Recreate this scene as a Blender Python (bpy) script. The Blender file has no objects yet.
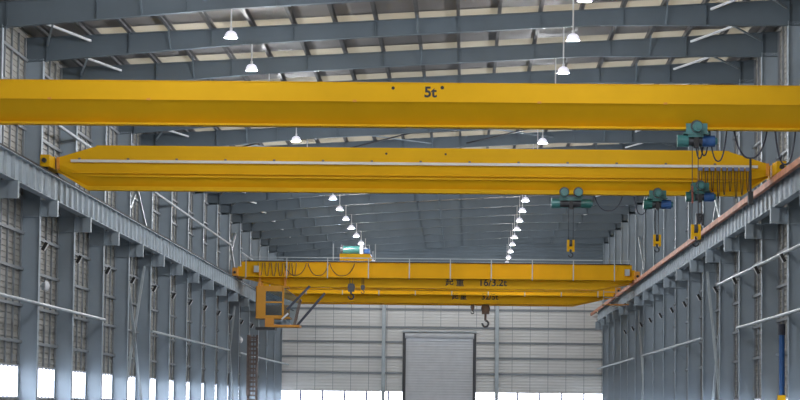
import bpy, bmesh, math, random
from mathutils import Vector, Matrix
random.seed(7)
S = bpy.context.scene
COL = S.collection
EYE = 1.7                      # height of the camera above the floor
XL, XR = -14.74, 11.06         # hall-side faces of the two column rows
WL, WR = -15.42, 11.74         # inner faces of the side walls
D0, BAY = 81.5, 8.0
YB = 216.7                     # back wall
YF = -6.5                      # open front end
NK = 17
def z(h): return h + EYE
def fy(k): return D0 + BAY * k
def roof(x): return 13.55 + 0.059 * x
ORD = ['first', 'second', 'third', 'fourth', 'fifth', 'sixth', 'seventh', 'eighth', 'ninth', 'tenth', 'eleventh',
       'twelfth', 'thirteenth', 'fourteenth', 'fifteenth', 'sixteenth', 'seventeenth', 'eighteenth', 'nineteenth', 'twentieth']

# ---------------------------------------------------------------- materials
def mat(name, col, rough=0.55, metal=0.0, var=0.12, scale=1.5, emit=None, estr=0.0, bump=0.0):
    m = bpy.data.materials.new(name); m.use_nodes = True
    nt = m.node_tree; b = nt.nodes['Principled BSDF']
    b.inputs['Roughness'].default_value = rough; b.inputs['Metallic'].default_value = metal
    tc = nt.nodes.new('ShaderNodeTexCoord'); n = nt.nodes.new('ShaderNodeTexNoise')
    n.inputs['Scale'].default_value = scale; n.inputs['Detail'].default_value = 4
    nt.links.new(tc.outputs['Object'], n.inputs['Vector'])
    r = nt.nodes.new('ShaderNodeValToRGB')
    r.color_ramp.elements[0].position = 0.3; r.color_ramp.elements[1].position = 0.7
    r.color_ramp.elements[0].color = tuple(c * (1 - var) for c in col) + (1,)
    r.color_ramp.elements[1].color = tuple(min(1, c * (1 + var)) for c in col) + (1,)
    nt.links.new(n.outputs['Fac'], r.inputs['Fac']); nt.links.new(r.outputs['Color'], b.inputs['Base Color'])
    if bump:
        bp = nt.nodes.new('ShaderNodeBump'); bp.inputs['Strength'].default_value = bump
        nt.links.new(n.outputs['Fac'], bp.inputs['Height']); nt.links.new(bp.outputs['Normal'], b.inputs['Normal'])
    if emit:
        b.inputs['Emission Color'].default_value = emit + (1,); b.inputs['Emission Strength'].default_value = estr
    return m
M = {}
M['steel'] = mat('painted_steel', (0.33, 0.39, 0.445), 0.55, var=0.10, scale=0.6)
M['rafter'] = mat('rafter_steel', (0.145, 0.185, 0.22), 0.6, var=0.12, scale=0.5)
M['pale_steel'] = mat('pale_steel', (0.42, 0.47, 0.50), 0.4, var=0.12)
M['stiff'] = mat('stiffener_steel', (0.50, 0.55, 0.59), 0.5, var=0.12)
M['glint'] = mat('glint_bar', (0.88, 0.90, 0.93), 0.3, metal=0.0, var=0.08)  # near-white base colour stands in for skylight reflected off the brace
M['purlin'] = mat('purlin_steel', (0.10, 0.10, 0.105), 0.55, var=0.15)
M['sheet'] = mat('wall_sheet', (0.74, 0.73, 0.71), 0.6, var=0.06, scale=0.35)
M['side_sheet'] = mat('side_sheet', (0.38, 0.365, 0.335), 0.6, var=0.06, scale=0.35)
M['roof_sheet'] = mat('roof_sheet', (0.25, 0.24, 0.235), 0.6, var=0.10, scale=0.4)
M['girt'] = mat('girt_steel', (0.24, 0.26, 0.28), 0.55, var=0.1)
M['floor'] = mat('concrete', (0.085, 0.09, 0.095), 0.35, var=0.18, scale=0.25)
M['ground'] = mat('outside_ground', (0.40, 0.40, 0.38), 0.8, var=0.15, scale=0.05)
M['yellow'] = mat('crane_yellow', (0.76, 0.42, 0.008), 0.6, var=0.05, scale=0.7)
M['yellow'].node_tree.nodes['Principled BSDF'].inputs['Specular IOR Level'].default_value = 0.15
M['cab_orange'] = mat('cab_orange', (0.66, 0.30, 0.025), 0.6, var=0.06)
M['orange'] = mat('crane_orange', (0.72, 0.30, 0.03), 0.45, var=0.08)
M['track'] = mat('track_pvc', (0.72, 0.68, 0.60), 0.5, var=0.05)
M['green'] = mat('hoist_green', (0.025, 0.14, 0.125), 0.35, var=0.15, scale=4)
M['teal'] = mat('hoist_teal', (0.06, 0.21, 0.21), 0.35, var=0.15, scale=4)
M['blue'] = mat('motor_blue', (0.03, 0.10, 0.28), 0.4, var=0.1)
M['bluepaint'] = mat('pipe_blue', (0.02, 0.10, 0.30), 0.4, var=0.1)
M['black'] = mat('black_rubber', (0.018, 0.018, 0.02), 0.5, var=0.1)
M['dark'] = mat('dark_steel', (0.05, 0.052, 0.06), 0.45, var=0.15)
M['darkpaint'] = mat('dark_blue_steel', (0.04, 0.045, 0.07), 0.45, var=0.1)
M['rust'] = mat('rust_rail', (0.52, 0.22, 0.13), 0.65, var=0.30, scale=1.2)
M['brownrust'] = mat('brown_primer', (0.20, 0.15, 0.13), 0.6, var=0.3, scale=3)
M['rail_dark'] = mat('rail_dark', (0.035, 0.032, 0.032), 0.8, metal=0.0, var=0.2)
M['white'] = mat('white_paint', (0.80, 0.80, 0.82), 0.4, var=0.04)
M['shutter'] = mat('shutter_grey', (0.60, 0.61, 0.63), 0.5, var=0.05)
M['red'] = mat('red_paint', (0.55, 0.10, 0.05), 0.5, var=0.1)
M['cabletrolley'] = mat('trolley_blue', (0.16, 0.18, 0.28), 0.5, var=0.1)
M['lampshade'] = mat('lamp_shade', (0.85, 0.85, 0.88), 0.3, var=0.02, emit=(0.84, 0.82, 1.0), estr=0.7)
M['lampglow'] = mat('lamp_glow', (0.9, 0.9, 0.9), 0.3, var=0.02, emit=(0.93, 0.92, 1.0), estr=3.0)
M['warmglow'] = mat('warm_glow', (0.9, 0.8, 0.6), 0.3, var=0.02, emit=(1.0, 0.72, 0.38), estr=8.0)
M['winframe'] = mat('window_frame', (0.60, 0.60, 0.66), 0.4, var=0.04)
M['mullion'] = mat('mullion_blue', (0.10, 0.10, 0.22), 0.4, var=0.05)

def glass(name, tint, gloss):
    m = bpy.data.materials.new(name); m.use_nodes = True; nt = m.node_tree; nt.nodes.clear()
    o = nt.nodes.new('ShaderNodeOutputMaterial'); mx = nt.nodes.new('ShaderNodeMixShader')
    t = nt.nodes.new('ShaderNodeBsdfTransparent'); g = nt.nodes.new('ShaderNodeBsdfGlossy')
    t.inputs['Color'].default_value = tint + (1,); g.inputs['Roughness'].default_value = 0.08
    mx.inputs[0].default_value = gloss
    nt.links.new(t.outputs[0], mx.inputs[1]); nt.links.new(g.outputs[0], mx.inputs[2]); nt.links.new(mx.outputs[0], o.inputs[0])
    return m
M['glass'] = glass('window_glass', (0.95, 0.97, 1.0), 0.06)
M['cabglass'] = glass('cab_glass', (0.45, 0.55, 0.60), 0.25)
def skylight_mat():
    m = bpy.data.materials.new('skylight_sheet'); m.use_nodes = True; nt = m.node_tree; nt.nodes.clear()
    o = nt.nodes.new('ShaderNodeOutputMaterial'); t = nt.nodes.new('ShaderNodeBsdfTranslucent')
    d = nt.nodes.new('ShaderNodeBsdfDiffuse'); a = nt.nodes.new('ShaderNodeAddShader')
    tc = nt.nodes.new('ShaderNodeTexCoord'); n = nt.nodes.new('ShaderNodeTexNoise'); n.inputs['Scale'].default_value = 0.35
    r = nt.nodes.new('ShaderNodeValToRGB')
    r.color_ramp.elements[0].color = (0.115, 0.102, 0.080, 1); r.color_ramp.elements[1].color = (0.155, 0.144, 0.124, 1)
    nt.links.new(tc.outputs['Object'], n.inputs['Vector']); nt.links.new(n.outputs['Fac'], r.inputs['Fac'])
    nt.links.new(r.outputs['Color'], t.inputs['Color']); d.inputs['Color'].default_value = (0.45, 0.42, 0.36, 1)
    nt.links.new(t.outputs[0], a.inputs[0]); nt.links.new(d.outputs[0], a.inputs[1]); nt.links.new(a.outputs[0], o.inputs[0])
    return m
M['skylight'] = skylight_mat()

# ---------------------------------------------------------------- mesh helpers
class MB:
    def __init__(s): s.v = []; s.f = []
    def add(s, vs, fs):
        n = len(s.v); s.v += [tuple(v) for v in vs]; s.f += [tuple(i + n for i in f) for f in fs]; return s
    def box(s, x0, x1, y0, y1, z0, z1):
        return s.add([(x0,y0,z0),(x1,y0,z0),(x1,y1,z0),(x0,y1,z0),(x0,y0,z1),(x1,y0,z1),(x1,y1,z1),(x0,y1,z1)],
                     [(0,3,2,1),(4,5,6,7),(0,1,5,4),(1,2,6,5),(2,3,7,6),(3,0,4,7)])
    def bar(s, a, b, w, h=None, up=(0,0,1)):            # rectangular bar from a to b
        a = Vector(a); b = Vector(b); h = h or w; d = (b - a).normalized(); u = Vector(up)
        if abs(d.dot(u)) > 0.98: u = Vector((0,1,0))
        r = d.cross(u).normalized(); u = r.cross(d).normalized(); vs = []
        for p in (a, b):
            for i, j in ((-1,-1),(1,-1),(1,1),(-1,1)): vs.append(p + r*i*w/2 + u*j*h/2)
        return s.add(vs, [(3,2,1,0),(4,5,6,7),(0,1,5,4),(1,2,6,5),(2,3,7,6),(3,0,4,7)])
    def cyl(s, a, b, r, n=14, r2=None):
        a = Vector(a); b = Vector(b); r2 = r if r2 is None else r2; d = (b - a).normalized()
        u = Vector((0,0,1)) if abs(d.z) < 0.9 else Vector((1,0,0)); p = d.cross(u).normalized(); q = p.cross(d)
        vs = []
        for c, rr in ((a, r), (b, r2)):
            for i in range(n):
                t = 2*math.pi*i/n; vs.append(c + p*rr*math.cos(t) + q*rr*math.sin(t))
        fs = [(i, (i+1)%n, n+(i+1)%n, n+i) for i in range(n)]
        return s.add(vs, fs + [tuple(range(n-1,-1,-1)), tuple(range(n, 2*n))])
    def tube(s, pts, r, n=6):
        for a, b in zip(pts[:-1], pts[1:]): s.cyl(a, b, r, n)
        return s
    def lathe(s, c, prof, n=20):                         # prof: list of (radius, dz)
        vs = []; c = Vector(c)
        for rr, dz in prof:
            for i in range(n):
                t = 2*math.pi*i/n; vs.append(c + Vector((rr*math.cos(t), rr*math.sin(t), dz)))
        fs = []
        for j in range(len(prof)-1):
            for i in range(n): fs.append((j*n+i, j*n+(i+1)%n, (j+1)*n+(i+1)%n, (j+1)*n+i))
        return s.add(vs, fs)
    def loft(s, secs):                                   # closed rings of equal length, capped
        n = len(secs[0]); vs = [p for r in secs for p in r]; fs = []
        for j in range(len(secs)-1):
            for i in range(n): fs.append((j*n+i, j*n+(i+1)%n, (j+1)*n+(i+1)%n, (j+1)*n+i))
        fs += [tuple(range(n-1,-1,-1)), tuple(range((len(secs)-1)*n, len(secs)*n))]
        return s.add(vs, fs)
    def build(s, name, m, parent=None, smooth=False, loc=None, fix=True):
        me = bpy.data.meshes.new(name); me.from_pydata(s.v, [], s.f); me.update()
        if fix:
            b = bmesh.new(); b.from_mesh(me); bmesh.ops.recalc_face_normals(b, faces=b.faces); b.to_mesh(me); b.free()
        me.materials.append(m)
        if smooth:
            for p in me.polygons: p.use_smooth = True
        o = bpy.data.objects.new(name, me); COL.objects.link(o)
        if parent: o.parent = parent
        if loc: o.location = loc
        return o
def empty(name, loc, rz=0):
    o = bpy.data.objects.new(name, None); COL.objects.link(o); o.location = loc; o.rotation_euler = (0,0,rz)
    o.empty_display_size = 0.2; return o
def tag(o, label=None, cat=None, group=None, kind=None):
    if label: o['label'] = label
    if cat: o['category'] = cat
    if group: o['group'] = group
    if kind: o['kind'] = kind
    return o
def kids(o): return [c for c in bpy.data.objects if c.parent == o]
def copy_tree(o, parent=None):
    c = o.copy(); COL.objects.link(c); c.parent = parent
    for ch in kids(o): copy_tree(ch, c)
    return c

# ---------------------------------------------------------------- shell
tag(MB().box(WL-0.3, WR+0.3, YF, YB+0.3, -0.2, 0).build('floor', M['floor']), kind='structure')
tag(MB().box(-400, 400, -200, 600, -0.40, -0.21).build('ground', M['ground']), kind='structure')
# roof sheeting with one translucent sheet per bay, laid along the slope just in front of each frame
sk = []
for k in range(-10, NK): sk.append((fy(k) + 0.2, min(fy(k) + 2.75, YB - 0.3)))
SX0, SX1 = -13.0, 10.7
cm = MB()
def slab(mb, x0, x1, y0, y1, dz=0.27, t=0.05):
    a, b = z(roof(x0)) + dz, z(roof(x1)) + dz
    mb.add([(x0,y0,a),(x1,y0,b),(x1,y1,b),(x0,y1,a),(x0,y0,a+t),(x1,y0,b+t),(x1,y1,b+t),(x0,y1,a+t)],
           [(0,3,2,1),(4,5,6,7),(0,1,5,4),(1,2,6,5),(2,3,7,6),(3,0,4,7)])
slab(cm, WL-0.3, SX0, YF, YB+0.3); slab(cm, SX1, WR+0.3, YF, YB+0.3)
y = YF
for a, b in sk: slab(cm, SX0, SX1, y, a); y = b
slab(cm, SX0, SX1, y, YB+0.3)
tag(cm.build('ceiling', M['roof_sheet']), kind='structure')
wn = 0
for a, b in sk:
    wn += 1; m = MB(); slab(m, SX0, SX1, a, b, 0.275, 0.012)
    tag(m.build('window_%d' % wn, M['skylight']), kind='structure')

def ribbed(mb, horiz, fixed, a0, a1, h0, h1, side, pitch=0.2, depth=0.035, th=0.06):
    """sheet with horizontal trapezoid ribs. fixed: x (side wall) or y (back wall); side: direction of the hall"""
    prof = []; h = h0
    while h < h1 - 1e-6:
        e = min(h + pitch, h1)
        prof += [(h, 0), (min(h + pitch*0.55, e), 0), (min(h + pitch*0.68, e), depth), (min(h + pitch*0.9, e), depth)]; h = e
    prof.append((h1, 0)); vs = []; fs = []; n = len(prof)
    for a in (a0, a1):
        for hh, d in prof:
            vs.append((fixed + side*d, a, hh) if horiz == 'y' else (a, fixed + side*d, hh))
    for i in range(n-1): fs.append((i, i+1, n+i+1, n+i))
    mb.add(vs, fs)
    if horiz == 'y': mb.box(fixed - side*th, fixed - side*0.005, a0, a1, h0, h1)
    else: mb.box(a0, a1, fixed - side*th, fixed - side*0.005, h0, h1)
    return mb
def top_at(x): return z(roof(x)) + 0.27
# side walls with one long window band
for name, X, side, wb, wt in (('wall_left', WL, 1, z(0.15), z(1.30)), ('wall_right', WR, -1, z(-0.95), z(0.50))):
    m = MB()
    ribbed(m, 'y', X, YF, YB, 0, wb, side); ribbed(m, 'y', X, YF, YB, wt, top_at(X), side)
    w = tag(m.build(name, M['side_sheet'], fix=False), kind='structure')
    g = MB()
    for h in [2.05, 3.3, 4.55, 5.8, 7.0, 8.2, 9.4, 10.6, 11.8]:
        if h < top_at(X) - EYE - 0.2: g.box(*sorted((X + side*0.04, X + side*0.14)), 66, YB-0.1, z(h), z(h)+0.10)
    g.build('girt', M['girt'], w)
    g = MB(); yy = 66.5
    while yy < YB - 0.3:
        g.box(*sorted((X + side*0.036, X + side*0.10)), yy, yy + 0.10, wt + 0.02, top_at(X) - 0.3); yy += 1.3333
    g.build('wall_stud', M['girt'], w)
    g = MB()
    for h in (wb, wt - 0.06): g.box(*sorted((X - side*0.06, X + side*0.06)), YF, YB, h, h + 0.06)
    wn += 1
    wf = tag(g.build('window_%d' % wn, M['winframe']), kind='structure')
    g = MB(); yy = YF + 0.4
    while yy < YB - 0.3:
        g.box(*sorted((X - side*0.03, X + side*0.03)), yy, yy + 0.10, wb + 0.06, wt - 0.06); yy += 0.8
    g.build('mullion', M['winframe'], wf)
    MB().box(*sorted((X - side*0.045, X - side*0.035)), YF, YB, wb + 0.05, wt - 0.05).build('pane', M['glass'], wf)
# back wall: sheet above the window band, openings left and right of the shutter door
DX0, DX1, DH = -5.05, 0.80, 6.05
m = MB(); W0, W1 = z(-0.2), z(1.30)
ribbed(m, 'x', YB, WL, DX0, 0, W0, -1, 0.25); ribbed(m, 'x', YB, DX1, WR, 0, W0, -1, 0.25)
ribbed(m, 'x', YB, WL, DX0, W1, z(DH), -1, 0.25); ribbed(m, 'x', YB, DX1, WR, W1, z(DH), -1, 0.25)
nst = 18; um = MB()
for i in range(nst):
    x0 = WL + (WR-WL)*i/nst; x1 = WL + (WR-WL)*(i+1)/nst
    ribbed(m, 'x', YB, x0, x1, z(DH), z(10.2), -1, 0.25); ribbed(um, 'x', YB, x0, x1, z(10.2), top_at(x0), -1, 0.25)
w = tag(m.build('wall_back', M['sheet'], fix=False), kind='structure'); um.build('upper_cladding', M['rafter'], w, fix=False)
g = MB()
for h in (2.72, 4.02, 5.30, 6.52, 8.02, 9.3, 10.6, 11.9):
    for a, b in ((WL, DX0-0.15), (DX1+0.15, WR)) if h < 6.3 else ((WL, WR),): g.box(a, b, YB-0.16, YB-0.04, z(h), z(h)+0.16)
g.build('girt', M['girt'], w)
g = MB(); x = WL + 1.45
while x < WR - 0.3:
    if not (DX0 - 0.2 < x < DX1 + 0.2): g.box(x, x+0.03, YB-0.06, YB-0.036, z(1.36), z(10.8))
    else: g.box(x, x+0.03, YB-0.06, YB-0.036, z(6.7), z(10.8))
    x += 1.49
g.build('sheet_seam', M['girt'], w)
for a, b in ((WL, DX0), (DX1, WR)):
    wn += 1; g = MB(); g.box(a, b, YB-0.06, YB+0.06, W0, W0+0.06); g.box(a, b, YB-0.06, YB+0.06, W1-0.06, W1)
    wf = tag(g.build('window_%d' % wn, M['winframe']), kind='structure')
    g = MB(); x = a + 1.7
    while x < b - 0.4:
        g.box(x, x+0.15, YB-0.05, YB+0.05, W0+0.06, W1-0.06); x += 1.83
    g.build('mullion', M['mullion'], wf)
    MB().box(a, b, YB+0.01, YB+0.02, W0+0.05, W1-0.05).build('pane', M['glass'], wf)
fw = MB()
fw.box(WL, -4.5, YF-0.1, YF, 0, top_at(WL)); fw.box(3.5, WR, YF-0.1, YF, 0, top_at(3.5)); fw.box(-4.5, 3.5, YF-0.1, YF, 3.5, top_at(-4.5))
tag(fw.build('wall_front', M['sheet']), kind='structure')
# roller shutter door
d = empty('door_1', ((DX0+DX1)/2, YB, 0)); tag(d, kind='structure')
def rel(mb, o):
    l = o.location; mb.v = [(a-l.x, b-l.y, c-l.z) for a, b, c in mb.v]; return mb
m = MB(); h = 0
ribbed(m, 'x', YB-0.02, DX0+0.12, DX1-0.12, 0, z(DH-0.35), -1, 0.22, 0.018); rel(m, d).build('shutter_curtain', M['shutter'], d, fix=False)
rel(MB().cyl((DX0+0.05, YB-0.28, z(DH-0.1)), (DX1-0.05, YB-0.28, z(DH-0.1)), 0.26, 16), d).build('shutter_roll', M['shutter'], d, smooth=False)
rel(MB().box(DX0-0.15, DX1+0.15, YB-0.6, YB-0.06, z(DH+0.17), z(DH+0.27)), d).build('shutter_hood', M['pale_steel'], d)
for x in (DX0, DX1): rel(MB().box(x-0.13, x+0.13, YB-0.2, YB-0.04, 0, z(DH+0.1)), d).build('guide_rail', M['dark'], d)
# structural posts of the back wall
for i, (x, t) in enumerate(((-6.76, 'left of the roller shutter'), (2.65, 'right of the roller shutter'))):
    m = MB(); m.box(x-0.15, x+0.15, YB-0.50, YB-0.485, 0, z(10.1)); m.box(x-0.15, x+0.15, YB-0.195, YB-0.18, 0, z(10.1))
    m.box(x-0.01, x+0.01, YB-0.49, YB-0.185, 0, z(10.1))
    tag(rel(m, d).build('wall_post', M['pale_steel'], loc=tuple(d.location)), 'pale grey steel wind post on the back wall, ' + t, 'post', 'wind posts on the back wall')

# ---------------------------------------------------------------- columns
def ibeam_v(mb, x0, x1, y, w, h0, h1, tf=0.022, tw=0.016):
    mb.box(x0, x0+tf, y-w/2, y+w/2, h0, h1); mb.box(x1-tf, x1, y-w/2, y+w/2, h0, h1); mb.box(x0+tf, x1-tf, y-tw/2, y+tw/2, h0, h1)
    return mb
def column(side):
    X0 = XL if side < 0 else XR; s = 1 if side < 0 else -1      # s: towards the hall
    o = empty('steel_column', (X0, 0, 0)); out = -s*0.655
    m = MB(); a, b = sorted((0, out)); ibeam_v(m, a, b, 0, 0.32, 0.0, z(roof(X0)) - 0.75)
    m.box(a+0.02, b-0.02, -0.15, 0.15, z(6.42), z(6.44)); m.box(a+0.02, b-0.02, -0.15, 0.15, z(7.0), z(7.02))
    m.build('column_shaft', M['steel'], o)
    m = MB(); a, b = sorted((s*0.0, s*0.60))
    m.box(a, b, -0.15, 0.15, z(6.43), z(6.45)); m.box(a, b, -0.15, 0.15, z(6.97), z(6.99)); m.box(a, b, -0.01, 0.01, z(6.45), z(6.97))
    a, b = sorted((s*0.30, s*0.60)); m.box(a, b, -0.14, 0.14, z(6.45), z(6.97))
    m.build('beam_bracket', M['steel'], o)
    m = MB(); m.box(*sorted((s*0.002-s*0.72, s*0.06)), -0.22, 0.22, 0, 0.03); m.build('base_plate', M['steel'], o)
    return o
for side, nm in ((-1, 'left'), (1, 'right')):
    proto = column(side)
    for k in range(0, NK):
        o = proto if k == 0 else copy_tree(proto)
        o.location.y = fy(k)
        t = ('grey steel column just outside the %s edge of the picture' % nm) if k == 0 else \
            ('grey steel I column on the %s side, %s in view counted from the front' % (nm, ORD[k-1]))
        tag(o, t, 'column', 'steel columns along the %s wall' % nm)

# ---------------------------------------------------------------- roof frames
BOT = [(XL, 11.80), (-11.5, 12.15), (-8, 12.47), (-2, 12.87), (4.6, 13.25), (XR, 13.30)]
def bot(x):
    for (a, p), (b, q) in zip(BOT[:-1], BOT[1:]):
        if x <= b: return p + (q-p)*(x-a)/(b-a)
    return BOT[-1][1]
PX = [-6.06 + 1.43*i for i in range(-6, 13)]
def make_rafter():
    o = empty('roof_beam', (0, 0, 0)); m = MB()
    xs = [-15.35] + [b[0] for b in BOT[1:-1]] + [11.67]
    for a, b in zip(xs[:-1], xs[1:]):
        ba = bot(max(a, XL)); bb = bot(min(b, XR))
        for y0, y1, la, lb, ta, tb in ((-0.008, 0.008, ba, bb, roof(a), roof(b)), (-0.15, 0.15, ba, bb, ba+0.022, bb+0.022), (-0.15, 0.15, roof(a)-0.022, roof(b)-0.022, roof(a), roof(b))):
            m.add([(a,y0,z(la)),(b,y0,z(lb)),(b,y1,z(lb)),(a,y1,z(la)),(a,y0,z(ta)),(b,y0,z(tb)),(b,y1,z(tb)),(a,y1,z(ta))],
                  [(0,3,2,1),(4,5,6,7),(0,1,5,4),(1,2,6,5),(2,3,7,6),(3,0,4,7)])
    m.build('beam', M['rafter'], o)
    m = MB()
    for i, x in enumerate(PX):
        if i % 2 == 0: m.box(x-0.006, x+0.006, -0.145, 0.145, z(bot(x))+0.02, z(roof(x))-0.02)
    m.build('stiffener', M['rafter'], o)
    m = MB()                                             # fly braces from the bottom flange up to the purlins
    for i in (3, 9, 15): m.bar((PX[i]+0.03, -0.13, z(bot(PX[i]))+0.05), (PX[i]+0.03, -0.95, z(roof(PX[i]))+0.05), 0.05)
    m.build('fly_brace', M['rafter'], o)
    return o
proto = make_rafter()
for k in range(0, NK):
    o = proto if k == 0 else copy_tree(proto); o.location.y = fy(k)
    tag(o, 'grey tapered steel roof beam across the hall, %s counted from the front' % ORD[k], 'roof beam', 'roof beams across the hall')
for i, x in enumerate(PX):
    if x < WL+0.2 or x > WR-0.2: continue
    m = MB(); h = z(roof(x)) + 0.003
    m.box(x-0.06, x-0.048, 66, YB-0.02, h, h+0.22); m.box(x-0.048, x+0.06, 66, YB-0.02, h, h+0.012); m.box(x-0.048, x+0.06, 66, YB-0.02, h+0.208, h+0.22)
    tag(m.build('purlin', M['purlin']), 'long dark purlin under the roof sheets, %s from the left wall' % ORD[max(0, i)], 'purlin', 'purlins under the roof')
# roof bracing
def brace(pts, mt, label, name='roof_brace', group='roof bracing bars', w=0.07, h=0.07, cat='brace'):
    m = MB()
    for a, b in pts: m.bar(a, b, w, h)
    c = Vector(pts[0][0]); m.v = [(p[0]-c.x, p[1]-c.y, p[2]-c.z) for p in m.v]
    return tag(m.build(name, mt, loc=tuple(c)), label, cat, group)
for k in range(1, NK):
    ya, yb = fy(k-1)+0.2, fy(k)-0.2
    for (x0, x1, sd) in ((-14.6, -13.1, 'left'), (8.4, 11.0, 'right')):
        h0, h1 = z(roof(x0))-0.22, z(roof(x1))-0.22
        e = empty('cross_brace', ((x0+x1)/2, (ya+yb)/2, (h0+h1)/2)); c = e.location
        if sd == 'left': A = ((x0, ya, h0), (x1, yb, h1)); Bq = ((x1, ya, h1-0.09), (x0, yb, h0-0.09))
        else: A = ((x1, ya, h1), (x0, yb, h0)); Bq = ((x0, ya, h0-0.09), (x1, yb, h1-0.09))
        for P, mt, w_, in ((A, M['glint'], 0.075), (Bq, M['steel'], 0.06)):  # first arm carries the painted skylight glint, second plain steel
            q = rel(MB().bar(P[0], P[1], w_), e).build('bar', mt, e)
        tag(e, 'crossed roof brace by the %s eaves, %s bay counted from the front' % (sd, ORD[k-1]), 'brace', 'roof cross braces by the %s eaves' % sd)
for (x0, x1, t) in ((-13, -8.5, 'left quarter'), (-6.0, -1.8, 'middle'), (0.0, 4.3, 'right of the middle')):
    ya, yb = fy(5)+0.2, fy(6)-0.2; h0, h1 = z(roof(x0))-0.3, z(roof(x1))-0.3
    e = empty('cross_brace', ((x0+x1)/2, (ya+yb)/2, (h0+h1)/2))
    rel(MB().bar((x0,ya,h0),(x1,yb,h1),0.06), e).build('bar', M['steel'], e); rel(MB().bar((x1,ya,h1-0.07),(x0,yb,h0-0.07),0.06), e).build('bar', M['dark'], e)
    tag(e, 'dark thin crossed roof brace between the two single girder cranes, ' + t, 'brace', 'dark roof braces above the second crane')

# ---------------------------------------------------------------- wall struts and wall bracing
def strut(x, h, y0, y1, label, r=0.062):
    m = MB().cyl((0,0,0), (0, y1-y0, 0), r, 10)
    tag(m.build('wall_strut', M['pale_steel'], loc=(x, y0, z(h)), smooth=False), label, 'strut', 'horizontal tube struts along the walls')
for side, nm in ((-1, 'left'), (1, 'right')):
    x = XL + 0.07 if side < 0 else XR - 0.07
    for h, hn in ((3.40, 'lower'), (9.95, 'upper')) if side < 0 else ((3.40, 'lower'),):
        for (a, b, t) in ((66, 105.5, 'front length'), (121.5, 161.5, 'middle length'), (169.5, YB-0.2, 'far length')):
            strut(x, h if side < 0 else (3.33 if hn == 'lower' else 10.4), a, b, 'pale horizontal tube strut on the %s columns, %s row, %s' % (nm, hn, t))
strut(XR-0.07, 5.45, 66, 113.4, 'pale horizontal tube strut on the right columns just above the small floodlights')
for side, nm in ((-1, 'left'), (1, 'right')):
    x = XL - 0.25 if side < 0 else XR + 0.25
    for kk, t in ((4, 'front braced bay'), (10, 'far braced bay')):
        ya, yb = fy(kk)+0.18, fy(kk+1)-0.18
        for (h0, h1, lv) in ((-1.0, 6.4, 'below'), (7.9, 11.2, 'above')):
            e = empty('wall_cross_brace', (x, (ya+yb)/2, z(h0)))
            for P in (((x-0.06, ya, z(h0)), (x-0.06, yb, z(h1))), ((x+0.06, ya, z(h1)), (x+0.06, yb, z(h0)))):
                rel(MB().bar(P[0], P[1], 0.11), e).build('bar', M['pale_steel'], e)
            tag(e, 'pale crossed wall brace on the %s side %s the crane beam, %s' % (nm, lv, t), 'brace', 'wall cross braces between columns')

# ---------------------------------------------------------------- crane runway beams
def runway(side):
    xc = -14.39 if side < 0 else 10.70; s = 1 if side < 0 else -1
    o = empty('runway_beam', (xc, 0, z(7.0))); H = 0.83
    m = MB(); m.box(-0.15, 0.15, 0.02, BAY-0.02, 0, 0.022); m.box(-0.17, 0.17, 0.02, BAY-0.02, H-0.022, H); m.box(-0.008, 0.008, 0.02, BAY-0.02, 0.02, H-0.02)
    m.build('beam', M['steel'], o)
    for i in range(7):
        y = 0.10 + i*(BAY-0.2)/6; m = MB(); w_ = 0.11 if side < 0 else 0.075; m.box(-w_, -0.01, y-0.012, y+0.012, 0.02, H-0.02); m.box(0.01, w_, y-0.012, y+0.012, 0.02, H-0.02)
        m.build('stiffener', M['stiff'], o)
    return o
for side, nm in ((-1, 'left'), (1, 'right')):
    proto = runway(side)
    for k in range(-1, NK-1):
        o = proto if k == -1 else copy_tree(proto); o.location.y = fy(k)
        tag(o, 'grey ribbed runway beam on the %s column brackets, %s span counted from the front' % (nm, ORD[k+1]), 'runway beam', 'runway beams on the %s side' % nm)
m = MB(); m.box(-14.33, -14.23, fy(-1), YB-0.6, z(7.832), z(7.90)); tag(m.build('crane_rail', M['rail_dark']), 'dark crane rail on top of the left runway beams', 'rail')
m = MB(); m.box(10.53, 10.63, fy(-1), YB-0.6, z(7.832), z(7.90)); tag(m.build('crane_rail', M['rail_dark']), 'dark crane rail on top of the right runway beams', 'rail')
m = MB(); y0 = fy(-1)
m.box(10.36, 10.375, y0, YB-0.8, z(7.70), z(7.91)); m.box(10.375, 10.50, y0, YB-0.8, z(7.70), z(7.715)); m.box(10.375, 10.50, y0, YB-0.8, z(7.895), z(7.91))
o = tag(m.build('conductor_rail', M['rust']), 'rusty orange conductor rail running along the right runway beam', 'rail')

# ---------------------------------------------------------------- pendant lamps
def make_lamp():
    o = empty('pendant_lamp', (0,0,0))
    prof = [(0.04, 0.225), (0.10, 0.215), (0.155, 0.17), (0.195, 0.09), (0.212, 0.0), (0.200, 0.0), (0.182, 0.09), (0.145, 0.155), (0.09, 0.20), (0.04, 0.205)]
    MB().lathe((0,0,0), prof, 20).build('lamp_shade', M['lampshade'], o, smooth=True)
    MB().lathe((0,0,0), [(0.001, 0.0), (0.06, 0.01), (0.085, 0.05), (0.075, 0.11), (0.04, 0.165), (0.001, 0.18)], 14).build('bulb', M['lampglow'], o, smooth=True)
    m = MB().cyl((0,0,0.215), (0,0,0.33), 0.045, 12); m.build('lamp_holder', M['white'], o)
    return o
lamp = make_lamp(); used = False
vis = {-7.50: [0,1,4,8,9,10,11,12,13,14,15,16], 3.32: [0,1,4,8,9,10,11,12,13,14,15,16]}
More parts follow.
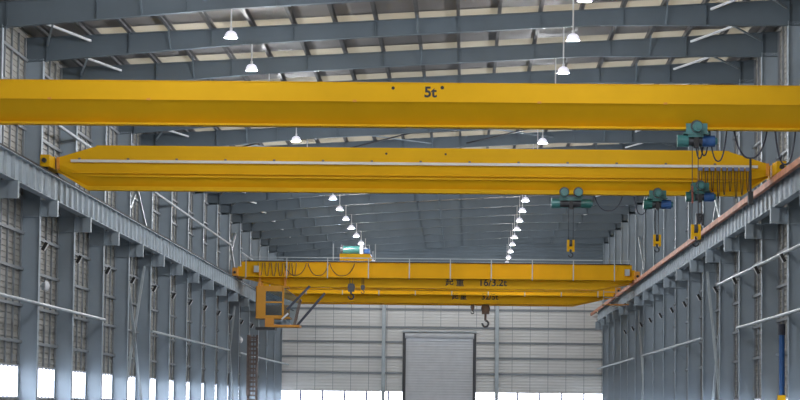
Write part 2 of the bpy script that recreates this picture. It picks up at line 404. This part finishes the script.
for X, row in ((-7.50, 'left'), (3.32, 'right')):
    rodm = {}
    for k in range(-9, NK):
        o = lamp if not used else copy_tree(lamp)
        if used:
            for c in kids(o):
                if c.type == 'LIGHT' or c.name.startswith('rod'): bpy.data.objects.remove(c)
        used = True
        y = fy(k); o.location = (X, y, z(11.58))
        top = (bot(X) if k >= 0 else roof(X)+0.2) - 11.58
        MB().cyl((0,0,0.325), (0,0,top), 0.024, 8).build('rod', M['white'], o)
        ld = bpy.data.lights.new('bulb_light', 'POINT'); ld.energy = 500; ld.color = (0.95, 0.97, 1.0); ld.shadow_soft_size = 0.12
        l = bpy.data.objects.new('bulb_light', ld); COL.objects.link(l); l.parent = o; l.location = (0,0,-0.16)
        if k in vis[X]: t = 'white dome pendant lamp, %s one to be seen in the %s row' % (ORD[vis[X].index(k)], row)
        elif k < 0: t = 'white dome pendant lamp overhead of the viewer, %s row' % row
        elif k < 4: t = 'white dome pendant lamp of the %s row, hidden behind the nearest crane girder' % row
        else: t = 'white dome pendant lamp of the %s row, hidden behind the second crane girder' % row
        tag(o, t, 'lamp', 'dome pendant lamps, %s row' % row if k >= 0 else 'dome pendant lamps overhead of the viewer, %s row' % row)

# ---------------------------------------------------------------- small floodlights on the columns
def flood(s):
    o = empty('floodlight', (0,0,0))
    MB().box(*sorted((0, s*0.10)), -0.02, 0.02, -0.01, 0.01).build('arm', M['dark'], o)
    c = MB().box(-0.055, 0.055, -0.09, 0.09, -0.15, 0.15); R = Matrix.Rotation(s*math.radians(28), 3, 'Y')
    tr = lambda mb, dx: setattr(mb, 'v', [tuple(R @ Vector(p) + Vector((s*dx, 0, 0))) for p in mb.v])
    tr(c, 0.17); c.build('housing', M['black'], o)
    c = MB().box(*sorted((s*0.056, s*0.075)), -0.08, 0.08, -0.14, 0.14); tr(c, 0.17); c.build('reflector', M['white'], o)
    return o
for side, nm, X in ((-1, 'left', XL+0.001), (1, 'right', XR-0.001)):
    s = -side; proto = flood(s)
    for k in range(1, 13):
        o = proto if k == 1 else copy_tree(proto); o.location = (X, fy(k), z(5.40 if side < 0 else 5.25))
        tag(o, 'small dark floodlight on the %s side, fixed to the %s column in view' % (nm, ORD[k-1]), 'floodlight', 'small floodlights on the %s columns' % nm)

# round wall lamps and other small fittings
def dome(x, y, h, s, label, r=0.17, mt='white'):
    o = empty('round_wall_lamp', (x, y, z(h)))
    m = MB(); secs = []
    for j in range(7):
        t = j/6*math.pi/2; rr = r*math.cos(t)+0.001; d = s*r*0.8*math.sin(t)
        secs.append([(d, rr*math.cos(2*math.pi*i/16), rr*math.sin(2*math.pi*i/16)) for i in range(16)])
    m.loft(secs); m.build('globe', M[mt], o, smooth=True)
    MB().cyl((-s*0.12, 0, 0), (-s*0.002, 0, 0), r*0.7, 12).build('mount', M['pale_steel'], o)
    MB().bar((-s*0.12, 0, 0), (-s*0.42, 0, 0), 0.05).build('arm', M['pale_steel'], o)
    return tag(o, label, 'lamp')
dome(-14.98, 92.3, 4.15, 1, 'round white wall lamp beside the first column on the left', 0.20)
dome(-14.98, 173.2, 4.32, 1, 'small round white wall lamp on the left side below the operator cab', 0.22)
dome(11.25, 104.6, 7.05, -1, 'small round white lamp under the right runway beam', 0.10)
o = dome(10.95, 213.7, 8.03, -1, 'warm glowing round lamp at the right end of the back wall', 0.20, 'warmglow')

# blue pipe with yellow foot on the right wall
o = empty('blue_pipe', (11.47, 94.6, z(-1.7)))
MB().cyl((0,0,2.2), (0,0,z(3.0)), 0.105, 14).build('pipe', M['bluepaint'], o); MB().cyl((0,0,z(2.75)), (0,0,z(3.15)), 0.13, 14).build('cap', M['darkpaint'], o)
MB().box(-0.15, 0.12, -0.15, 0.15, 0, 2.28).build('base', M['yellow'], o)
tag(o, 'blue vertical pipe on a yellow foot against the right wall, near the frame edge', 'pipe')
# ladder tower on the left under the operator cab
o = empty('access_ladder', (-13.35, 163.6, 0)); 
for x in (-0.26, 0.26): MB().box(x-0.07, x+0.07, -0.05, 0.05, 0, z(4.4)).build('stile', M['brownrust'], o)
m = MB(); h = 0.3
while h < z(4.3): m.box(-0.21, 0.21, -0.03, 0.03, h, h+0.11); h += 0.28
m.build('rungs', M['brownrust'], o)
m = MB(); h = 2.3
while h < z(4.4): 
    m.box(-0.32, 0.32, -0.55, -0.50, h, h+0.06); m.box(-0.32, -0.27, -0.5, 0.05, h, h+0.06); m.box(0.27, 0.32, -0.5, 0.05, h, h+0.06); h += 0.5
for x in (-0.3, -0.1, 0.1, 0.3): m.box(x-0.03, x+0.03, -0.56, -0.53, 2.3, z(4.4))
m.build('safety_cage', M['brownrust'], o)
tag(o, 'brown caged access ladder standing on the floor below the operator cab', 'ladder')

# ---------------------------------------------------------------- text
def text(s, size, loc, parent, name='lettering', mt='black', align='LEFT'):
    c = bpy.data.curves.new(name, 'FONT'); c.body = s; c.size = size; c.extrude = 0.003; c.offset = (0.03 if size < 0.45 else 0.02)*size; c.align_x = align
    t = bpy.data.objects.new('tmp', c); COL.objects.link(t)
    bpy.context.view_layer.update()
    me = bpy.data.meshes.new_from_object(t.evaluated_get(bpy.context.evaluated_depsgraph_get()))
    bpy.data.objects.remove(t); me.name = name; me.materials.clear(); me.materials.append(M[mt])
    o = bpy.data.objects.new(name, me); COL.objects.link(o); o.parent = parent; o.location = loc; o.rotation_euler = (math.pi/2, 0, 0)
    return o

# ---------------------------------------------------------------- hoist on the lower flange
def hoist(x, y, h, L, style, label, ropes, hook_h, hookcol='yellow', mir=1, mt='teal'):
    """h: height of the lower face of the girder flange"""
    o = empty('rope_hoist', (x, y, z(h))); g = M[mt]; dk = M['black']
    r = 0.17; hz = -0.30
    MB().cyl((-L/2, 0, hz), (-L/2+0.30, 0, hz), r, 18).build('gearbox', g, o)
    MB().cyl((L/2-0.34, 0, hz), (L/2, 0, hz), r*0.92, 18).build('motor', M['blue'] if style == 1 else M['green'], o)
    MB().cyl((L/2, 0, hz), (L/2+0.06, 0, hz), r*0.6, 14).build('motor_cap', g, o)
    MB().cyl((-L/2+0.30, 0, hz), (L/2-0.34, 0, hz), r*0.72, 18).build('rope_drum', M['dark'], o)
    m = MB().box(-L/2+0.28, L/2-0.32, -r, r, hz+r*0.55, hz+r+0.01)
    m.box(-L/2+0.28, L/2-0.32, r*0.9, r, hz-r*0.8, hz+r*0.6); m.build('drum_frame', g, o)
    MB().box(-0.06, 0.06, -r-0.02, r*0.6, hz-r-0.02, hz+r*0.5).build('rope_guide', dk, o)
    m = MB()
    for sx in (-0.30, 0.30) if style == 2 else (-0.2, 0.2):
        for sy in (-0.212, 0.212): m.box(sx-0.09, sx+0.09, sy-0.015, sy+0.015, hz+r, 0.16)
    m.box(-0.35, 0.35, -0.2, 0.2, hz+r, hz+r+0.04)
    m.build('trolley_plate', g, o)
    xs = (-0.24, 0.24) if style == 2 else (0.0,)
    for sx in xs:
        MB().cyl((sx, -0.26, 0.05), (sx, -0.50, 0.05), 0.13, 18).build('travel_motor', g, o)
        MB().cyl((sx, -0.50, 0.05), (sx, -0.53, 0.05), 0.075, 14).build('motor_cap', M['teal'], o)
        MB().cyl((sx, -0.235, 0.08), (sx, -0.20, 0.08), 0.17, 18).build('wheel', M['dark'], o)
    hk = hook_h - h
    m = MB()
    for dx in ropes: m.cyl((dx, 0, hz-r*0.4), (dx, 0, hk+0.28), 0.012, 6)
    m.build('rope', M['dark'], o)
    m = MB(); m.box(-0.13, -0.05, -0.09, 0.09, hk-0.10, hk+0.30); m.box(0.05, 0.13, -0.09, 0.09, hk-0.10, hk+0.30); m.box(-0.10, 0.10, -0.07, 0.07, hk-0.02, hk+0.08)
    b = m.build('hook_block', M[hookcol], o)
    MB().cyl((-0.05, 0, hk+0.18), (0.05, 0, hk+0.18), 0.13, 16).build('sheave', M['dark'], b)
    pts = [(0, 0, hk-0.02), (0, 0, hk-0.14)] + [(0.075*math.sin(t), 0, hk-0.215+0.075*math.cos(t)) for t in [math.radians(a) for a in range(0, 271, 30)]]
    MB().tube(pts, 0.022, 8).build('hook', M['dark'], b)
    return tag(o, label, 'hoist')

# ---------------------------------------------------------------- single girder cranes
def girder(Y, top, ledge, fl, bt, x0, x1, taper, x0b, x1b, tip, yw=0.34, narrow=0.10, lean=0.0, knee=0.02):
    """stations along X; section (y, h): box on top, webs leaning in below the ledge, wide bottom flange"""
    def sec(x, t, l, f, b):
        return [(x, Y-yw, z(t)), (x, Y-yw, z(max(l+0.01, l + knee*(t-l)))), (x, Y-yw+lean, z(l)), (x, Y-narrow, z(f)), (x, Y-0.21, z(f)), (x, Y-0.21, z(b)), (x, Y+0.21, z(b)), (x, Y+0.21, z(f)), (x, Y+narrow, z(f)), (x, Y+yw-lean, z(l)), (x, Y+yw, z(max(l+0.01, l + knee*(t-l)))), (x, Y+yw, z(t))]
    st = [(x0, tip, 7.99, 7.96, 7.93), (x0b, top - (top-tip)*(x0+taper-x0b)/taper, ledge, fl, bt), (x0+taper, top, ledge, fl, bt),
          (x1-taper, top, ledge, fl, bt), (x1b, top - (top-tip)*(x1b-x1+taper)/taper, ledge, fl, bt), (x1, tip, 7.99, 7.96, 7.93)]
    return MB().loft([sec(*s) for s in st])
def carriage(parent, x, Y, s, ln, h0=7.98, h1=8.38, mt='yellow'):
    o = MB().box(x-0.16, x+0.16, Y-ln/2, Y+ln/2, z(h0), z(h1)).build('end_carriage', M[mt], parent)
    for dy in (-ln/2+0.3, ln/2-0.3): MB().cyl((x-0.07, Y+dy, z(8.06)), (x+0.07, Y+dy, z(8.06)), 0.16, 18).build('wheel', M['dark'], o)
    for dy, e in ((-ln/2, -1), (ln/2, 1)): MB().cyl((x, Y+dy, z(8.18)), (x, Y+dy+e*0.2, z(8.18)), 0.08, 12).build('buffer', M['black'], o)
    for i in (-1, 1): MB().box(x-0.19, x+0.19, Y+i*0.5-0.02, Y+i*0.5+0.02, z(h0), z(h1)+0.03).build('carriage_rib', M[mt], o)
    return o
def loop(x0, x1, y, h, drop, n=14, p=2.0):
    pts = []
    for i in range(n+1):
        t = i/n*2-1; pts.append(((x0+x1)/2 + (x1-x0)/2*math.copysign(abs(t)**0.8, t), y, z(h - drop*(1-abs(t)**p)**0.85)))
    return pts
# crane 1 (nearest)
Y1 = 70.56; Z0 = Vector((0,0,0))
c1 = empty('bridge_crane', (0, 0, 0))
girder(Y1, 8.74, 8.24, 7.66, 7.60, -14.1, 10.4, 1.35, -12.9, 9.3, 8.38, yw=0.60, narrow=0.04).build('girder', M['yellow'], c1)
MB().box(-12.7, 9.0, Y1-0.62, Y1+0.62, z(8.74), z(8.765)).build('top_plate', M['yellow'], c1)
MB().box(-12.7, 9.0, Y1-0.625, Y1-0.60, z(8.235), z(8.26)).build('ledge', M['yellow'], c1)
for x in (-14.28, 10.58): carriage(c1, x, Y1, 1, 3.2)
for px in (-11.4, -8.7, -3.1, 1.9, 5.3): MB().box(px, px+0.1, Y1-0.64, Y1-0.626, z(8.22), z(8.275)).build('seam_tab', M['orange'], c1)
m = MB().cyl((-2.01, Y1-0.601, z(8.61)), (-2.01, Y1-0.61, z(8.61)), 0.045, 12)
m.build('bolt_hole', M['black'], c1)
MB().cyl((-0.68, Y1-0.601, z(8.63)), (-0.68, Y1-0.61, z(8.63)), 0.05, 12).build('bolt_hole', M['black'], c1)
text('5t', 0.40, (-1.17, Y1-0.604, z(8.375)), c1)
tag(c1, 'nearest yellow single girder bridge crane across the whole picture, marked 5t', 'bridge crane')
m = MB()
for a, b, dr in ((6.22, 6.47, 0.78), (6.34, 6.60, 0.70), (6.62, 7.08, 0.85)): m.tube(loop(a, b, Y1+0.2, 7.62, dr), 0.022)
m.build('festoon_cable', M['darkpaint'], c1)
for a, b, dr in ((7.28, 8.18, 0.76), (8.40, 8.95, 0.92)):
    m = MB(); m.tube(loop(a, b, Y1+0.2, 7.62, dr), 0.026); m.build('festoon_cable', M['darkpaint'], c1)
m = MB().cyl((7.73, Y1+0.2, z(6.88)), (7.73, Y1+0.2, z(5.95)), 0.032, 10); m.build('pendant_cable', M['black'], c1)
MB().box(7.66, 7.80, Y1+0.12, Y1+0.28, z(5.6), z(5.95)).build('pendant_control', M['black'], c1)
hoist(6.23, Y1, 7.60, 1.02, 1, 'green wire rope hoist under the nearest crane girder, long ropes to a yellow hook block', (-0.1, 0.06), 4.72)

# crane 2
Y2 = 88.8
c2 = empty('bridge_crane', (0,0,0))
girder(Y2, 8.80, 7.78, 7.44, 7.30, -14.05, 10.28, 1.38, -13.0, 9.4, 8.38, yw=0.38, lean=0.10, knee=0.48, narrow=0.05).build('girder', M['yellow'], c2)
MB().box(-12.7, 8.95, Y2-0.38, Y2+0.38, z(8.80), z(8.825)).build('top_plate', M['yellow'], c2)
MB().box(-12.9, 9.3, Y2-0.36, Y2-0.26, z(7.75), z(7.80)).build('ledge', M['yellow'], c2)
m = MB().box(-13.55, 9.9, Y2-0.50, Y2-0.36, z(8.23), z(8.32)); m.build('cable_track', M['track'], c2)
for i in range(14): MB().box(-13.3+i*1.67, -13.22+i*1.67, Y2-0.47, Y2-0.34, z(8.325), z(8.38)).build('track_clamp', M['brownrust'], c2)
MB().box(-13.5, 9.8, Y2-0.40, Y2-0.30, z(7.86), z(7.885)).build('web_rib', M['yellow'], c2)
for x in (-14.28, 10.58): carriage(c2, x, Y2, 1, 3.0)
for x in (-14.0, 10.24): MB().box(x-0.05, x+0.05, Y2-0.42, Y2+0.42, z(7.98), z(8.40)).build('end_plate', M['orange'], c2)
for px in (-2.75, -0.72): MB().cyl((px, Y2-0.381, z(8.62)), (px, Y2-0.39, z(8.62)), 0.04, 10).build('bolt_hole', M['black'], c2)
for i in range(9):
    x = 7.95 + i*0.20
    tr = MB().box(x-0.07, x+0.07, Y2-0.60, Y2-0.50, z(8.12), z(8.24)).build('cable_trolley', M['cabletrolley'], c2)
    MB().tube(loop(x-0.045, x+0.045, Y2-0.56, 8.13, 0.95 - 0.12*(i % 3)), 0.014, 5).build('festoon_cable', M['black'], tr)
tag(c2, 'second yellow single girder bridge crane with a pale cable track along its web', 'bridge crane')
hoist(3.58, Y2, 7.30, 1.36, 2, 'teal wire rope hoist with two travel motors under the middle right of the second crane', (-0.08, 0.08), 5.45)
hoist(6.52, Y2, 7.30, 0.95, 1, 'small dark green wire rope hoist under the second crane, left of the larger green hoist', (-0.05, 0.05), 5.66, mt='green')
o = hoist(7.92, Y2-0.62, 7.52, 0.95, 1, 'dark green wire rope hoist in front of the festoon cables of the second crane', (-0.05, 0.05), 6.35, 'dark', mt='green')
MB().box(-0.30, -0.25, -0.25, -0.2, -0.55, 0.05).build('limit_rod', M['red'], o)
m = MB()
for a, b, dr in ((4.4, 5.35, 0.5),): m.tube(loop(a, b, Y2+0.25, 7.28, dr), 0.018)
m.build('festoon_cable', M['darkpaint'], c2)
m = MB(); m.tube(loop(5.75, 6.25, Y2+0.25, 7.28, 0.62), 0.018); m.build('festoon_cable', M['darkpaint'], c2)

# ---------------------------------------------------------------- double girder cranes
def double_crane(Y, label, chars, words, tx, txw, taperR, gap=2.6, size=0.62, walkway=True, front_text_h=7.40, dh=0.0, xb=-11.8):
    c = empty('bridge_crane', (0,0,0)); tp, bt = 8.74+dh, 7.24+dh
    def gir(yc):
        yw = 0.34
        def sec(x, t, b): return [(x, yc-yw, z(t)), (x, yc-yw, z(b)), (x, yc+yw, z(b)), (x, yc+yw, z(t))]
        st = [(-13.95, tp, 7.98), (xb, tp, bt), (taperR, tp, bt), (10.3, tp, 7.86)]
        g_ = MB().loft([sec(*s) for s in st]).build('girder', M['yellow'], c)
        m = MB(); m.box(-13.95, 10.3, yc-0.42, yc+0.42, z(tp), z(tp)+0.03)
        m.loft([[(x, yc-0.42, z(b-0.03)), (x, yc-0.42, z(b)), (x, yc+0.42, z(b)), (x, yc+0.42, z(b-0.03))] for x, b in ((-13.9, 7.98), (xb, bt), (taperR, bt), (10.3, 7.86))])
        m.build('girder_flange', M['yellow'], g_)
        MB().box(-13.8, 10.2, yc-0.04, yc+0.04, z(tp)+0.03, z(tp)+0.13).build('trolley_rail', M['rail_dark'], g_)
    gir(Y); gir(Y+gap)
    for x in (-14.28, 10.58): carriage(c, x, Y+gap/2, 1, gap+2.4, 7.98, 8.48, 'orange')
    for x in (-14.05, 10.38): MB().box(x-0.12, x+0.12, Y-0.35, Y+gap+0.35, z(7.99), z(8.6)).build('end_beam', M['yellow'], c)
    # walkway with railing in front of the front girder
    wy0, wy1 = Y-1.15, Y-0.34; wl = 7.84+dh
    MB().box(-13.9, 10.2, wy0, wy1, z(wl)-0.05, z(wl)).build('walkway_plate', M['yellow'], c)
    r_ = MB(); r_.box(-13.9, 10.2, wy0, wy0+0.04, z(wl)+1.14, z(wl)+1.19); r_.box(-13.9, 10.2, wy0, wy0+0.03, z(wl)+0.96, z(wl)+0.985)
    rl = r_.build('handrail', M['pale_steel'], c)
    for i in range(10):
        x = -13.6 + i*2.53
        MB().box(x-0.03, x+0.03, wy0-0.03, wy0, z(wl)-0.12, z(wl)+1.19).build('railing_post', M['pale_steel'], c)
    text(words, size, (tx+txw, Y-0.345, z(front_text_h)), c)
    try: text(chars, size*0.82, (tx, Y-0.345, z(front_text_h+0.01)), c)
    except Exception: pass
    return tag(c, label, 'bridge crane')
Y3 = 161.6
c3 = double_crane(Y3, 'front double girder bridge crane with handrail walkway and operator cab, marked 16/3.2t', '\u8d77 \u91cd', '16/3.2t', -1.25, 2.05, 8.0, dh=0.14, xb=-11.0, front_text_h=7.54)
Y4 = 181.5
c4 = double_crane(Y4, 'rear double girder bridge crane seen just below the front one, marked 32/5t', '\u8d77 \u91cd', '32/5t', -0.95, 2.05, 7.6, front_text_h=7.52, size=0.56)
m = MB()
for i in range(6): m.tube(loop(-12.9+i*0.42, -12.62+i*0.42, Y3-0.45, 8.84, 0.84), 0.022, 5)
m.build('festoon_cable', M['dark'], c3)
for a, b in ((-10.35, -9.0), (-8.9, -7.6), (-7.55, -6.0)):
    m = MB(); m.tube(loop(a-0.9, b-0.9, Y3-0.45, 8.84, 0.77), 0.022, 5); m.build('festoon_cable', M['dark'], c3)
for X_ in (-13.0, 10.0): MB().box(X_-0.15, X_+0.15, Y3-0.62, Y3-0.36, z(8.24), z(8.64)).build('control_box', M['pale_steel'], c3)

def trolley(x, Y, label, w, cols, posts, dh=0.0):
    t = empty('crane_trolley', (x, Y+1.3, z(8.90+dh)))
    m = MB(); m.box(-w/2, w/2, -1.5, -1.34, 0, 0.42); m.box(-w/2, w/2, 1.34, 1.5, 0, 0.42); m.box(-w/2, -w/2+0.15, -1.4, 1.4, 0.05, 0.38); m.box(w/2-0.15, w/2, -1.4, 1.4, 0.05, 0.38)
    m.build('trolley_frame', M['yellow'], t)
    for sx in (-w/2+0.25, w/2-0.25):
        for sy in (-1.3, 1.3): MB().cyl((sx, sy-0.05, 0.12), (sx, sy+0.05, 0.12), 0.14, 14).build('wheel', M['dark'], t)
    MB().cyl((-w/2+0.15, 0, 0.66), (w*0.12, 0, 0.66), 0.34, 20).build('rope_drum', M[cols[0]], t)
    MB().cyl((-w/2, 0, 0.66), (-w/2+0.13, 0, 0.66), 0.42, 20).build('drum_flange', M['dark'], t)
    MB().box(w*0.13, w*0.24, -0.3, 0.3, 0.38, 1.02).build('gearbox', M[cols[1]], t)
    MB().cyl((w*0.25, 0, 0.60), (w*0.46, 0, 0.60), 0.22, 18).build('hoist_motor', M[cols[2]], t)
    for sx in posts: MB().box(sx-0.03, sx+0.03, -1.50, -1.44, 0, 1.05).build('guard_post', M['pale_steel'], t)
    return tag(t, label, 'trolley')
def big_hook(x, y, top, hb, label, hs, mt='brownrust', sl=0.85):
    o = empty('crane_hook', (x, y, z(hb)))
    m = MB()
    for dx in (-0.12*hs, 0.12*hs): m.cyl((dx, 0, 0.3*hs), (dx, 0, top-hb), 0.018, 6)
    m.build('rope', M['dark'], o)
    m = MB(); m.cyl((0, -0.10*hs, 0.1*hs), (0, 0.10*hs, 0.1*hs), 0.32*hs, 22); m.build('sheave', M['dark'], o, smooth=False)
    m = MB(); m.box(-0.27*hs, 0.27*hs, -0.14*hs, -0.10*hs, -0.30*hs, 0.36*hs); m.box(-0.27*hs, 0.27*hs, 0.10*hs, 0.14*hs, -0.30*hs, 0.36*hs); m.build('side_plate', M[mt], o)
    MB().cyl((0,0,-sl*hs), (0,0,-0.25*hs), 0.085*hs, 12).build('shank', M[mt], o)
    r = 0.22*hs; c = -sl*hs - r
    pts = [(r*math.sin(t), 0, c+r*math.cos(t)) for t in [math.radians(a) for a in range(0, 286, 20)]]
    MB().tube(pts, 0.075*hs, 10).build('hook', M['dark'], o)
    return tag(o, label, 'hook')
trolley(-6.9, Y3, 'crane trolley with a green rope drum and blue motor on the front double girder crane', 1.9, ('green', 'white', 'blue'), (-1.35, 1.27), 0.14)
trolley(1.35, Y4, 'low crane trolley with dark green drum and red cap on the rear double girder crane', 2.6, ('green', 'red', 'dark'), (-1.6, 1.15))
big_hook(-7.08, Y3-0.75, 7.93, 7.29, 'dark main hook hanging in front of the left half of the double girder cranes', 0.72, 'dark', 0.5)
big_hook(-6.36, Y3-0.75, 7.93, 7.33, 'small dark auxiliary hook beside the main hook on the left', 0.42, 'dark', 0.4)
big_hook(1.42, Y4+1.3, 8.9, 6.86, 'large brown crane hook hanging below the painted 32/5t lettering', 1.0, sl=0.75)
big_hook(0.50, Y4+1.3, 8.9, 7.0, 'small brown auxiliary hook left of the large hook', 0.45, sl=0.5)

# operator cab hung from crane 3
cab = empty('operator_cab', (-11.95, Y3-0.6, z(5.44)))
x0, x1, yd, H = -0.98, 1.0, 0.95, 1.80
m = MB()
m.box(x0, x0+0.62, -yd, -yd+0.05, 0, H); m.box(x0, x0+0.05, -yd, yd, 0, H); m.box(x0, x1, yd-0.05, yd, 0, 0.8)
m.box(x0, x1+0.15, -yd, yd, -0.10, 0.0); m.box(x0, x1, -yd, yd, H, H+0.10)
m.box(x1-0.35, x1-0.23, -yd, -yd+0.05, 0, H); m.box(x0+0.6, x1-0.3, -yd, -yd+0.05, H*0.48, H*0.53); m.box(x0+0.6, x1-0.3, -yd, -yd+0.05, 0, 0.10); m.box(x0+0.6, x1-0.3, -yd, -yd+0.05, H-0.22, H)
m.build('cab_body', M['cab_orange'], cab)
m = MB(); m.box(x0+0.62, x1-0.30, -yd+0.02, -yd+0.03, 0.1, H-0.22); m.build('side_glass', M['cabglass'], cab)
m = MB()                                                   # leaning front window frame
for yy in (-yd+0.03, 0.0, yd-0.03): m.bar((x1-0.28, yy, H), (x1+0.72, yy, H*0.62), 0.05); m.bar((x1+0.72, yy, H*0.62), (x1+0.35, yy, -0.55), 0.05)
m.bar((x1+0.72, -yd, H*0.62), (x1+0.72, yd, H*0.62), 0.05); m.bar((x1+0.35, -yd, -0.55), (x1+0.35, yd, -0.55), 0.05)
m.build('window_frame', M['brownrust'], cab)
MB().add([(x1+0.70, -yd, H*0.62), (x1+0.70, yd, H*0.62), (x1+0.33, yd, -0.55), (x1+0.33, -yd, -0.55)], [(0,1,2,3)]).add([(x1+0.7, -yd+0.04, H*0.62), (x1+0.33, -yd+0.04, -0.55), (x1-0.25, -yd+0.04, 0.0), (x1-0.25, -yd+0.04, H)], [(0,1,2,3)]).build('front_glass', M['cabglass'], cab)
m = MB(); m.box(x0+0.6, x1+0.75, -yd-0.1, yd, -0.62, -0.48); m.box(x0+0.6, x0+1.15, -yd-0.1, -yd, -0.5, -0.1); m.build('footplate', M['orange'], cab)
m = MB(); m.bar((x1-0.35, -yd-0.12, -0.15), (x1+0.05, -yd-0.12, 0.22), 0.09, 0.10); m.build('step_bar', M['white'], cab)
m = MB(); m.box(x0+0.0, x0+1.2, -yd+0.1, yd-0.1, -0.78, -0.62); m.build('under_tray', M['dark'], cab)
m = MB(); m.bar((x1-0.05, -yd-0.05, 0.45), (x1+1.35, -yd-0.05, H+0.12), 0.16, 0.14); m.build('hanger_brace', M['darkpaint'], cab)
m = MB(); m.bar((x1+0.55, -yd+0.2, -0.55), (x1+2.25, -yd+0.6, H-0.28), 0.16, 0.14); m.build('hanger_brace', M['darkpaint'], cab)
m = MB()
for xx in (x0+0.1, x1-0.3): m.box(xx, xx+0.12, -0.06, 0.06, H+0.1, 2.9); 
m.build('hanger', M['orange'], cab)
tag(cab, 'orange operator cab with dark slanted braces below the left end of the front double crane', 'operator cab')

# railed end platform of the double cranes at the right runway
o = empty('service_platform', (9.75, 168.5, z(6.75)))
MB().box(-0.9, 0.75, -1.0, 1.0, -0.05, 0).build('deck', M['orange'], o)
m = MB()
for xx in (-0.88, -0.1, 0.70): m.box(xx, xx+0.04, -1.0, -0.96, 0, 1.1)
for hh in (0.4, 0.75, 1.06): m.box(-0.88, 0.74, -1.0, -0.97, hh, hh+0.04)
m.build('railing', M['pale_steel'], o)
MB().box(0.55, 0.75, -0.2, 0.2, -0.6, -0.05).build('support', M['steel'], o)
tag(o, 'small railed service platform at the right runway beam below the crane ends', 'platform')

# ---------------------------------------------------------------- light, sky, camera
wd = bpy.data.worlds.new('sky'); S.world = wd; wd.use_nodes = True
nt = wd.node_tree; bg = nt.nodes['Background']
tc = nt.nodes.new('ShaderNodeTexCoord'); sp = nt.nodes.new('ShaderNodeSeparateXYZ'); rp = nt.nodes.new('ShaderNodeValToRGB')
nt.links.new(tc.outputs['Generated'], sp.inputs[0]); nt.links.new(sp.outputs['Z'], rp.inputs['Fac'])
rp.color_ramp.elements[0].color = (0.93, 0.95, 1.0, 1); rp.color_ramp.elements[1].color = (0.72, 0.84, 1.0, 1)
nt.links.new(rp.outputs['Color'], bg.inputs['Color']); bg.inputs['Strength'].default_value = 12.0

cam = bpy.data.cameras.new('camera'); co = bpy.data.objects.new('camera', cam); COL.objects.link(co)
yaw, pitch, roll, f = .0256, .0794, .0113, 2600
Rt = Vector((math.cos(yaw), math.sin(yaw), 0))
Fw = Vector((-math.sin(yaw)*math.cos(pitch), math.cos(yaw)*math.cos(pitch), math.sin(pitch)))
Up = Rt.cross(Fw)
cx = math.cos(roll)*Rt + math.sin(roll)*Up; cy = -math.sin(roll)*Rt + math.cos(roll)*Up
R = Matrix((cx, cy, -Fw)).transposed()
co.matrix_world = Matrix.Translation((0, 0, EYE)) @ R.to_4x4()
cam.sensor_width = 36; cam.lens = 36*f/800; cam.clip_end = 2000; cam.clip_start = 0.5
S.camera = co
S.view_settings.view_transform = 'Standard'; S.view_settings.look = 'None'
S.view_settings.gamma = 1; S.view_settings.use_curve_mapping = False
S.view_settings.exposure = 0.0
